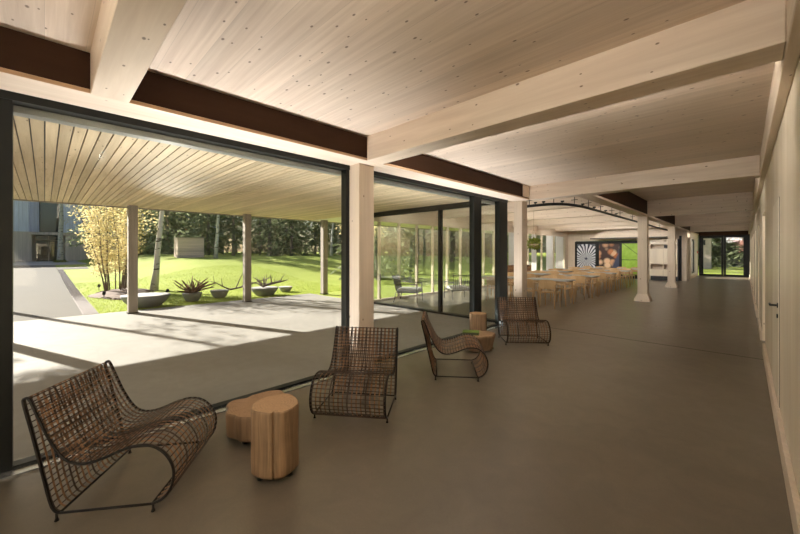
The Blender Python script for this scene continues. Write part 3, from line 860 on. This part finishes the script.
# ------------------------------------------------------------------ terrace, roof, garden
struct(MB().box(-11.95, FX - .05, -9, YH0, -.3, -.002), 'terrace_floor', M['terrace'])
b = MB(); y = -3.0; pit = .10
while y < YH0 - .05:
    b.box(-11.9, FX - .15, y + .006, y + pit - .006, 2.815, 2.84); y += pit
struct(b, 'ceiling_terrace', M['soffit'])
struct(MB().box(-11.92, FX - .1, -3.0, YH0, 2.842, 3.12), 'roof', M['dark_in'])
struct(MB().box(-12.0, -11.92, -3.0, YH1 + .3, 2.79, 3.14), 'fascia', M['greywood'])
struct(MB().box(-11.92, HX - .12, YH0, YH1 + .3, 2.815, 3.12), 'added_eaves', M['white'])  # eaves added along the hall to keep sun off its floor
for y, lab in ((-1.35, 'weathered terrace post at the far left end beyond the frame'), (1.62, 'weathered grey terrace post in front of the birches and wide bowl'),
               (4.59, 'weathered grey terrace post in the middle of the lawn view'), (7.58, 'weathered grey terrace post farthest right, against the lawn')):
    if y > 7: y = 7.5
    t = thing('terrace_post', lab, 'post', (-11.46, y, 0))
    MB().cbox(-.10, .10, -.10, .10, .02, 2.815, .008).build('shaft', M['greywood'], t)
    MB().box(-.12, .12, -.12, .12, -.002, .02).build('base_plate', M['black'], t)

def sstep(a, b, x):
    t = min(1, max(0, (x - a) / (b - a))); return t * t * (3 - 2 * t)
def gz(x, y):
    r = .5 * sstep(-14, -59, x)
    bump_ = .12 * math.sin(x * .31 + 1) * math.sin(y * .27) * sstep(-15, -20, x) * sstep(2, 5, y)
    m = 1.0 * sstep(-15, -29, x) * sstep(2.2, 8, y)
    return r + m + bump_ - .03
b = MB()
xs = [-11.96 - .0 - k * .5 for k in range(50)] + [-37 - k * 2 for k in range(40)]
ys = [-60, -50, -40, -30, -20, -14, -10] + [-8 + .5 * k for k in range(0, 64)] + [25 + 3 * k for k in range(26)]
nx, ny = len(xs), len(ys)
vs = [(x, y, gz(x, y)) for x in xs for y in ys]
fs = [(i * ny + j, i * ny + j + 1, (i + 1) * ny + j + 1, (i + 1) * ny + j) for i in range(nx - 1) for j in range(ny - 1)]
b.add(vs, fs, 0, True)
struct(b, 'lawn', M['grass'])
struct(MB().box(-11.96, HX - .15, YH0, 100, -.2, -.03).box(HX - .15, 60, YE + .1, 100, -.2, -.03).box(HX - .15, -2.6, YH1 + .2, YE + .1, -.2, -.03), 'ground_far', M['grass'])
struct(MB().box(-11.96, 60, -60, -9, -.2, -.03).box(WX + .2, 60, -9, YE + .1, -.2, -.03), 'ground_near', M['path'])
struct(MB().box(FX - .05, WX + .2, -9, YB - .1, -.3, -.002), 'terrace_floor_end', M['terrace'])
# path, pebble strip, entrance pad
def strip(name, x0, x1, y0, y1, mat, dz=.012, n=60):
    b = MB(); vs = []
    for k in range(n + 1):
        x = x0 + (x1 - x0) * k / n
        z = gz(x, min(y0, 1)) + dz
        vs += [(x, y0, z), (x, y1, z), (x, y0, z - .12), (x, y1, z - .12)]
    fs = []
    for k in range(n):
        p = 4 * k; q = p + 4
        fs += [(p, p + 1, q + 1, q), (p, q, q + 2, p + 2), (p + 1, p + 3, q + 3, q + 1)]
    b.add(vs, fs); return struct(b, name, mat)
strip('path', -46.0, -11.96, -2.3, .68, M['path'], .028)
strip('pad', -58.9, -46.0, -2.3, 4.2, M['pad'], .03)
strip('path_cross', -41.0, -37.5, .7, 14, M['path'], .02, 4)
random.seed(8); b = MB()
for i in range(5200):
    u = random.random() ** 1.8; x = -11.98 - 25 * u; y = .70 + random.uniform(0, .27); s = random.uniform(.012, .028) * (1 + u)
    z = gz(x, .9) + .012; c = Vector((x, y, z + s * .35)); a = random.uniform(0, 3)
    q = Matrix.Rotation(a, 3, 'Z')
    P = [c + q @ Vector(v) for v in ((s, 0, 0), (0, s * .7, 0), (-s, 0, 0), (0, -s * .7, 0), (0, 0, s * .6), (0, 0, -s * .5))]
    b.add(P, [(0, 1, 4), (1, 2, 4), (2, 3, 4), (3, 0, 4), (1, 0, 5), (2, 1, 5), (3, 2, 5), (0, 3, 5)], 0, True)
o = b.build('pebbles', M['pebble']); tag(o, 'strip of small grey pebbles edging the concrete path', 'pebbles', kind='stuff')
struct(MB().box(-37, -11.97, .68, .99, -.15, .0), 'pebble_bed', M['pebble'])
# grass blades close to the terrace
random.seed(9); b = MB()
for i in range(26000):
    x = -11.98 - 12 * random.random() ** 1.6; y = random.uniform(1.02, 10)
    if y > 7.4 and x > -12: continue
    z = gz(x, y); hgt = random.uniform(.025, .06); a = random.uniform(0, PI); w = .007
    dx, dy = math.cos(a) * w, math.sin(a) * w; lx, ly = random.gauss(0, .015), random.gauss(0, .015)
    b.add([(x - dx, y - dy, z), (x + dx, y + dy, z), (x + lx, y + ly, z + hgt)], [(0, 1, 2)])
o = b.build('grass', M['blade']); tag(o, 'short mown green grass blades along the terrace edge', 'grass', kind='stuff')

# bowls with driftwood
def bowl(x, y, r, h, label):
    t = thing('stone_bowl', label, 'bowl', (x, y, gz(x, y)), 0, 'concrete bowls on the lawn')
    MB().lathe([(.50 * r, 0), (.62 * r, .02), (.88 * r, h * .55), (1.0 * r, h * .93), (r, h), (.93 * r, h)], 28).build('shell', M['bowl'], t)
    MB().lathe([(.92 * r, h - .04), (.92 * r, h + .004)], 28).build('filling', M['soil'], t)
    return t
bowl(-12.72, 2.12, .61, .36, 'widest grey concrete bowl, beside the left terrace post')
bowl(-13.0, 3.42, .29, .28, 'grey concrete bowl holding the bundle of reddish driftwood')
bowl(-13.35, 4.38, .30, .27, 'small grey concrete bowl, third from the left on the lawn')
bowl(-12.85, 5.80, .49, .30, 'large grey concrete bowl right of the middle terrace post')
bowl(-13.35, 6.90, .27, .22, 'smallest grey concrete bowl, rightmost on the lawn')
def branch(b, p, d, L, r, n=5, curl=.25, sub=0, rnd=random):
    pts = [Vector(p)]; d = Vector(d).normalized(); rr = [r]
    for k in range(n):
        d = (d + Vector((rnd.gauss(0, curl), rnd.gauss(0, curl), rnd.gauss(0, curl * .6)))).normalized()
        pts.append(pts[-1] + d * L / n); rr.append(r * (1 - .75 * (k + 1) / n))
    b.tube(pts, rr, 7)
    for s in range(sub):
        i = rnd.randint(1, n - 1)
        branch(b, pts[i], d + Vector((rnd.gauss(0, .8), rnd.gauss(0, .8), abs(rnd.gauss(0, .5)))), L * .45, rr[i] * .7, 4, curl, 0, rnd)
rd = random.Random(3)
b = MB()
for k in range(17):
    a = k / 17 * 2 * PI + rd.uniform(-.2, .2)
    branch(b, (0, 0, .0), (math.cos(a), math.sin(a), rd.uniform(.15, 1.1)), rd.uniform(.5, .85), rd.uniform(.035, .055), 5, .12, 1, rd)
tag(b.build('driftwood', M['drift'], loc=(-13.0, 3.42, .27)), 'bundle of reddish brown driftwood roots rising from a bowl', 'driftwood')
b = MB()
branch(b, (0, 0, 0), (.25, .9, .18), 1.5, .035, 8, .10, 4, rd); branch(b, (0, 0, 0), (-.3, -.7, .35), .7, .03, 5, .15, 2, rd)
tag(b.build('driftwood', M['drift_grey'], loc=(-13.1, 4.65, .26)), 'long thin brown branch lying across the small third bowl', 'driftwood')
b = MB()
for k in range(8):
    a = k / 8 * 2 * PI
    branch(b, (0, 0, 0), (math.cos(a), math.sin(a), rd.uniform(.4, 1.4)), rd.uniform(.4, .62), .028, 5, .22, 3, rd)
branch(b, (0, 0, .05), (.3, 1, .15), .9, .06, 6, .08, 3, rd)
tag(b.build('driftwood', M['drift_grey'], loc=(-12.85, 5.75, .29)), 'twiggy dark driftwood lying in the large right bowl', 'driftwood')

# small garden spotlights
for x, y, lab in ((-19.3, 1.6, 'small black garden spotlight at the mulch bed far corner'), (-15.9, 1.45, 'small black garden spotlight by the pebble strip, nearer one'),
                  (-15.3, 3.2, 'small black garden spotlight right of the birch trunks')):
    t = thing('garden_spotlight', lab, 'lamp', (x, y, gz(x, y)), 0, 'garden spotlights')
    MB().tube([(0, 0, 0), (0, 0, .16)], .012, 6).build('spike', M['black'], t)
    MB().tube([(-.05, 0, .16), (.06, 0, .22)], .05, 10).build('lamp_head', M['black'], t)
# fill light added at this garden spotlight, imitating light streaks on the terrace soffit
ld = bpy.data.lights.new('added_soffit_fill', 'SPOT'); ld.energy = 420; ld.spot_size = R(15); ld.spot_blend = .9; ld.shadow_soft_size = .03; ld.color = (1, .93, .80)
lo = bpy.data.objects.new('added_soffit_fill', ld); COL.objects.link(lo); lo.parent = t
lo.location = (.10, 0, .25); lo.rotation_euler = (Vector((-15.2, 3.2, .25)) - Vector((-6.3, 1.6, 2.8))).to_track_quat('Z', 'Y').to_euler()
# mulch bed
b = MB(); n = 40; rd = random.Random(1)
vs = [(-16.9, 2.2, gz(-16.9, 2.2) + .16)]
for q, z in ((.55, .13), (1.0, .02)):
    for k in range(n):
        a = 2 * PI * k / n; w = 1 + .12 * math.sin(3 * a) + .06 * math.sin(7 * a)
        x, y = -16.9 + 2.3 * q * w * math.cos(a), 2.2 + .95 * q * w * math.sin(a)
        vs.append((x, y, gz(x, y) + z))
fs = [(0, 1 + k, 1 + (k + 1) % n) for k in range(n)] + [(1 + k, 1 + n + k, 1 + n + (k + 1) % n, 1 + (k + 1) % n) for k in range(n)]
b.add(vs, fs, 0, True)
for k in range(900):
    a = rd.uniform(0, 2 * PI); q = math.sqrt(rd.random()); x, y = -16.9 + 2.2 * q * math.cos(a), 2.2 + .9 * q * math.sin(a); s = rd.uniform(.03, .08)
    b.obox((x, y, gz(x, y) + .14 * (1 - q) + .03), s, s * .4, s * .3, Matrix.Rotation(rd.uniform(0, 3), 4, 'Z') @ Matrix.Rotation(rd.uniform(-.6, .6), 4, 'X'))
tag(b.build('mulch_bed', M['mulch']), 'bed of dark bark mulch under the yellow shrub and birches', 'mulch', kind='stuff')

def leaf_cloud(b, c, rx, ry, rz, n, size, rnd, shell=.35):
    for i in range(n):
        d = Vector((rnd.gauss(0, 1), rnd.gauss(0, 1), rnd.gauss(0, 1))).normalized()
        q = (shell + (1 - shell) * rnd.random()) ** .6
        p = Vector((c[0] + d.x * rx * q, c[1] + d.y * ry * q, c[2] + d.z * rz * q))
        e = Vector((rnd.gauss(0, 1), rnd.gauss(0, 1), rnd.gauss(0, .8))).normalized(); u = e.orthogonal().normalized()
        s = size * rnd.uniform(.6, 1.3)
        b.add([p, p + e * s * .5 + u * s * .32, p + e * s, p + e * s * .5 - u * s * .32], [(0, 1, 2, 3)])
# yellow shrub
rd = random.Random(12)
t = thing('yellow_shrub', 'multi stemmed shrub with yellow leaves beside the concrete path', 'shrub', (-17.6, 1.95, gz(-17.6, 1.95)))
b = MB(); lb = MB()
for k in range(17):
    a = rd.uniform(0, 2 * PI); sp = rd.uniform(.06, .24)
    p0 = Vector((.35 * math.cos(a), .3 * math.sin(a), .0)); pts = [p0]; d = Vector((math.cos(a) * sp, math.sin(a) * sp, 1))
    for j in range(7):
        d = d + Vector((rd.gauss(0, .06), rd.gauss(0, .06), 0)); pts.append(pts[-1] + d.normalized() * .52)
    b.tube(pts, [.022 * (1 - .11 * j) for j in range(8)], 6)
    for j in range(2, 8): leaf_cloud(lb, pts[j], .36, .36, .34, 60, .078, rd, .1)
b.build('stems', M['stem'], t)
leaf_cloud(lb, (0, 0, 2.3), 1.05, 1.05, 1.25, 1900, .078, rd, .4)
lb.build('foliage', M['yellow'], t)
# birches
def birch(x, y, lean, h, r, label, leaves=0, seed=0, zlo=2.3, group=None):
    rd = random.Random(seed)
    t = thing('birch', label, 'tree', (x, y, gz(x, y)), 0, group)
    pts = [Vector((lean[0] * k / 8 * h + rd.gauss(0, .02), lean[1] * k / 8 * h + rd.gauss(0, .02), h * k / 8 - .05 * (k == 0))) for k in range(9)]
    MB().tube(pts, [r * 1.3] + [r * (1 - .09 * k) for k in range(1, 9)], 12).build('trunk', M['birch'], t)
    if leaves:
        b = MB(); lb = MB()
        for k in range(9):
            i = rd.randint(3, 8); a = rd.uniform(0, 2 * PI)
            p = pts[i]; q = p + Vector((math.cos(a), math.sin(a), .3)) * rd.uniform(.6, 1.2)
            b.tube([p, (p + q) / 2 + Vector((0, 0, .12)), q], [.02, .013, .005], 5)
            leaf_cloud(lb, q, .65, .65, .55, leaves // 9, .10, rd, .1)
        b.build('branches', M['stem'], t); lb.build('foliage', M['yellow'], t)
    return t
birch(-17.55, 3.2, (.035, .085), 7.0, .125, 'leaning white birch trunk right of the left terrace post', 900, 2)
birch(-17.9, 2.55, (.0, .0), 7.0, .11, 'upright white birch trunk just behind the left terrace post', 900, 3)
birch(-18.6, 2.35, (-.02, .05), 7.0, .10, 'thin white birch trunk rising inside the yellow shrub', 700, 4)
birch(-53.5, 1.25, (0, .005), 12, .26, 'white birch trunk standing in front of the far building entrance', 500, 5)
birch(-31.0, 9.9, (.02, .04), 9, .14, 'slanting pale birch trunk right of the wooden shed', 0, 6)
birch(-29.0, 19.8, (.02, .05), 9, .13, 'slanting pale birch trunk at the right terrace post', 0, 7)
birch(-19.2, -2.6, (0, 0), 8, .13, 'birch trunk left of the path casting a long thin shadow', 300, 8)
birch(-18.2, -5.3, (0, 0), 8, .12, 'leafy birch farther left of the path dappling the terrace', 8000, 9)
birch(-16.3, -4.6, (0, 0), 7, .11, 'leafy birch left of the path, closer to the terrace', 8000, 10)
birch(-13.9, 11.6, (0, .02), 7, .11, 'white birch trunk outside the hall windows, seen through the wing glass', 2500, 11)

# planting at the foot of the far birch
b = MB(); leaf_cloud(b, (0, 0, .12), .9, .6, .22, 500, .12, random.Random(4), .2)
tag(b.build('ground_plants', M['houseplant'], loc=(-53.5, 1.2, gz(-53.5, 1.2))), 'low green planting around the far birch foot', 'plants')

# shed
zz = gz(-33.5, 8.6)
t = thing('garden_shed', 'small brown boarded cube shed at the forest edge', 'shed', (-33.6, 8.6, zz - .12), R(-3))
MB().box(-.8, .8, -.95, .95, 0, 1.72).build('walls', M['shed'], t)
MB().box(-.84, .84, -.99, .99, 1.72, 1.79).build('roof', M['greywood'], t)

# far building
t = thing('far_building', 'two storey timber clad building with recessed dark entrance at the path end', 'building', (-59, 0, .45))
ZS = 3.5; HT = 8.6
MB().box(-9, 0, -16, -1.04, 0, ZS).box(-9, 0, 1.75, 20, 0, ZS).build('lower_cladding', M['clad_brown'], t)
MB().box(-9, .05, -16, -1.3, ZS, HT).box(-9, -.6, -1.3, -.45, ZS, HT).box(-9, .05, 1.3, 20, ZS, HT).box(-9, .05, -.45, 1.3, 7.6, HT).build('upper_cladding', M['clad_blue'], t)
MB().box(-2.2, .25, -1.3, 1.9, ZS - .32, ZS).build('canopy', M['clad_brown'], t)
MB().box(-9, -2.4, -1.04, 1.75, 0, ZS).build('lobby', M['dark_in'], t)
b = MB().box(-2.4, -2.25, -1.04, -.75, 0, ZS - .3).box(-2.4, -2.25, 1.45, 1.75, 0, ZS - .3).box(-2.4, -2.25, .3, .38, 0, ZS - .3).box(-2.4, -2.25, -.75, 1.45, 2.5, 2.62)
b.build('entrance_frame', M['clad_brown'], t)
MB().box(-2.38, -2.36, -.75, 1.45, 0, ZS - .3).build('entrance_glass', M['glass_t'], t)
wd = MB().box(-.5, -.35, -.45, -.36, ZS, 7.6).box(-.5, -.35, 1.2, 1.3, ZS, 7.6).box(-.5, -.35, -.36, 1.2, 7.5, 7.6).box(-.5, -.35, -.36, 1.2, ZS, ZS + .1).build('window', M['frame'], t)
MB().box(-.45, -.43, -.36, 1.2, ZS + .1, 7.5).build('pane', M['glass_t'], wd)
MB().box(-2.5, -2.0, -.45, 1.3, ZS, 7.6).build('window_backing', M['dark_in'], t)

# conifers
def conifer_mesh(seed, H=13, R0=2.7, zlow=1.6, big=.85):
    rd = random.Random(seed); b = MB()
    z = zlow
    while z < H:
        fr = (z - zlow) / (H - zlow); rad = R0 * (1 - fr) ** .8 + .25
        nb = rd.randint(4, 7)
        for k in range(nb):
            if z < 2.6 and zlow > 1.2 and rd.random() < .35: continue
            a = rd.uniform(0, 2 * PI); L = rad * rd.uniform(.65, 1.1); droop = rd.uniform(.15, .5)
            n = max(3, int(L / .22))
            for j in range(n):
                u = (j + rd.random()) / n; rr = L * u
                p = Vector((rr * math.cos(a), rr * math.sin(a), z - droop * rr * (.4 + .6 * u)))
                for m in range(2):
                    e = Vector((math.cos(a + rd.gauss(0, .7)), math.sin(a + rd.gauss(0, .7)), -.5 + rd.gauss(0, .35))).normalized()
                    w = e.cross(Vector((0, 0, 1))).normalized().lerp(Vector((0, 0, 1)), rd.uniform(0, .6)).normalized()
                    s = big * rd.uniform(.35, .75)
                    b.add([p - w * s * .12, p + e * s * .5 - w * s * .2, p + e * s, p + e * s * .5 + w * s * .2], [(0, 1, 2, 3)])
        z += rd.uniform(.28, .42)
    return b
NM = [conifer_mesh(1).mesh('foliage', M['needle']), conifer_mesh(2, 12, 3.0, .45).mesh('foliage', M['needle']), conifer_mesh(5, 12, 2.4, 1.8, .7).mesh('foliage', M['needle2'])]
TM = MB().tube([(0, 0, -.3), (0, 0, 5), (0, 0, 13)], [.19, .14, .03], 10).mesh('trunk', M['trunk'])
rd = random.Random(77); spots = []
for row in range(3):
    for k in range(17):
        u = (k + .5 * (row % 2) + rd.uniform(-.25, .25)) / 17
        px, py = -46 + 26 * u, 4 + 47 * u
        off = row * 7.5 + rd.uniform(-.8, .8)
        spots.append((px - off * .87, py - off * -.48, row))
for x_, y_ in ((-15.5, 13.9), (-19.5, 17.5), (-24, 23), (-22, 30)): spots.append((x_, y_, 3))
for k in range(10): spots.append((-13 + 2.3 * k + rd.uniform(-.5, .5), 52 + (k % 2) * 3.5, 4))
for k in range(6): spots.append((-9 + 2.6 * k, 59, 4))
for k in range(6): spots.append((-20 - 3.0 * k, 36 + rd.uniform(-2, 2) + k, 2))
for k in range(4): spots.append((-70 - rd.uniform(0, 4), -22 - 5 * k, 1))
for i, (x, y, row) in enumerate(spots):
    if abs(x + 33.6) < 3.2 and abs(y - 8.6) < 3.0: continue
    v = 1 if row >= 3 else rd.choice((0, 0, 1, 1, 2))
    lab = ('dark drooping conifer in the forest wall', 'dark bushy conifer in the forest wall, branches low to the ground', 'lighter yellowish green conifer in the forest wall')[v]
    t = thing('conifer', lab, 'tree', (x, y, gz(x, y) if x < -12 else -.03), rd.uniform(0, 6.28), ('dark drooping conifers', 'dark bushy conifers', 'light conifers')[v])
    s = rd.uniform(.9, 1.25); t.scale = (s, s, s)
    for nm, me in (('foliage', NM[v]), ('trunk', TM)):
        o = bpy.data.objects.new(nm, me); COL.objects.link(o); o.parent = t

# pink tree and tower beyond the end doors
rd = random.Random(31)
t = thing('pink_tree', 'tree with pinkish red leaves outside the right end door', 'tree', (-.7, 44, -.33))
b = MB(); lb = MB()
b.tube([(1.9, 0, .25), (1.8, 0, 1.5), (1.5, 0, 2.6), (1.2, 0, 3.6)], [.12, .10, .07, .03], 8)
for k in range(16):
    p = Vector((1.6 + rd.uniform(-.1, .1), 0, rd.uniform(2.0, 3.2))); q = p + Vector((rd.uniform(-2.2, .9), rd.uniform(-.9, .9), rd.uniform(-.1, .9)))
    b.tube([p, (p + q) / 2 + Vector((0, 0, .15)), q], [.03, .02, .006], 5)
    leaf_cloud(lb, q, .40, .35, .22, 34, .12, rd, .1)
b.build('branches', M['stem'], t); lb.build('foliage', M['pink'], t)
t = thing('timber_tower', 'pale boarded tower block standing on the grass outside the left end door', 'building', (-2.75, 45.6, -.03))
MB().box(-.45, .42, -.5, .5, 0, 2.95).build('walls', M['tower'], t)
MB().box(-.50, .47, -.55, .55, 2.95, 3.02).build('roof', M['greywood'], t)
MB().box(-.22, .02, -.52, -.5, 2.3, 2.8).build('window', M['dark_in'], t)
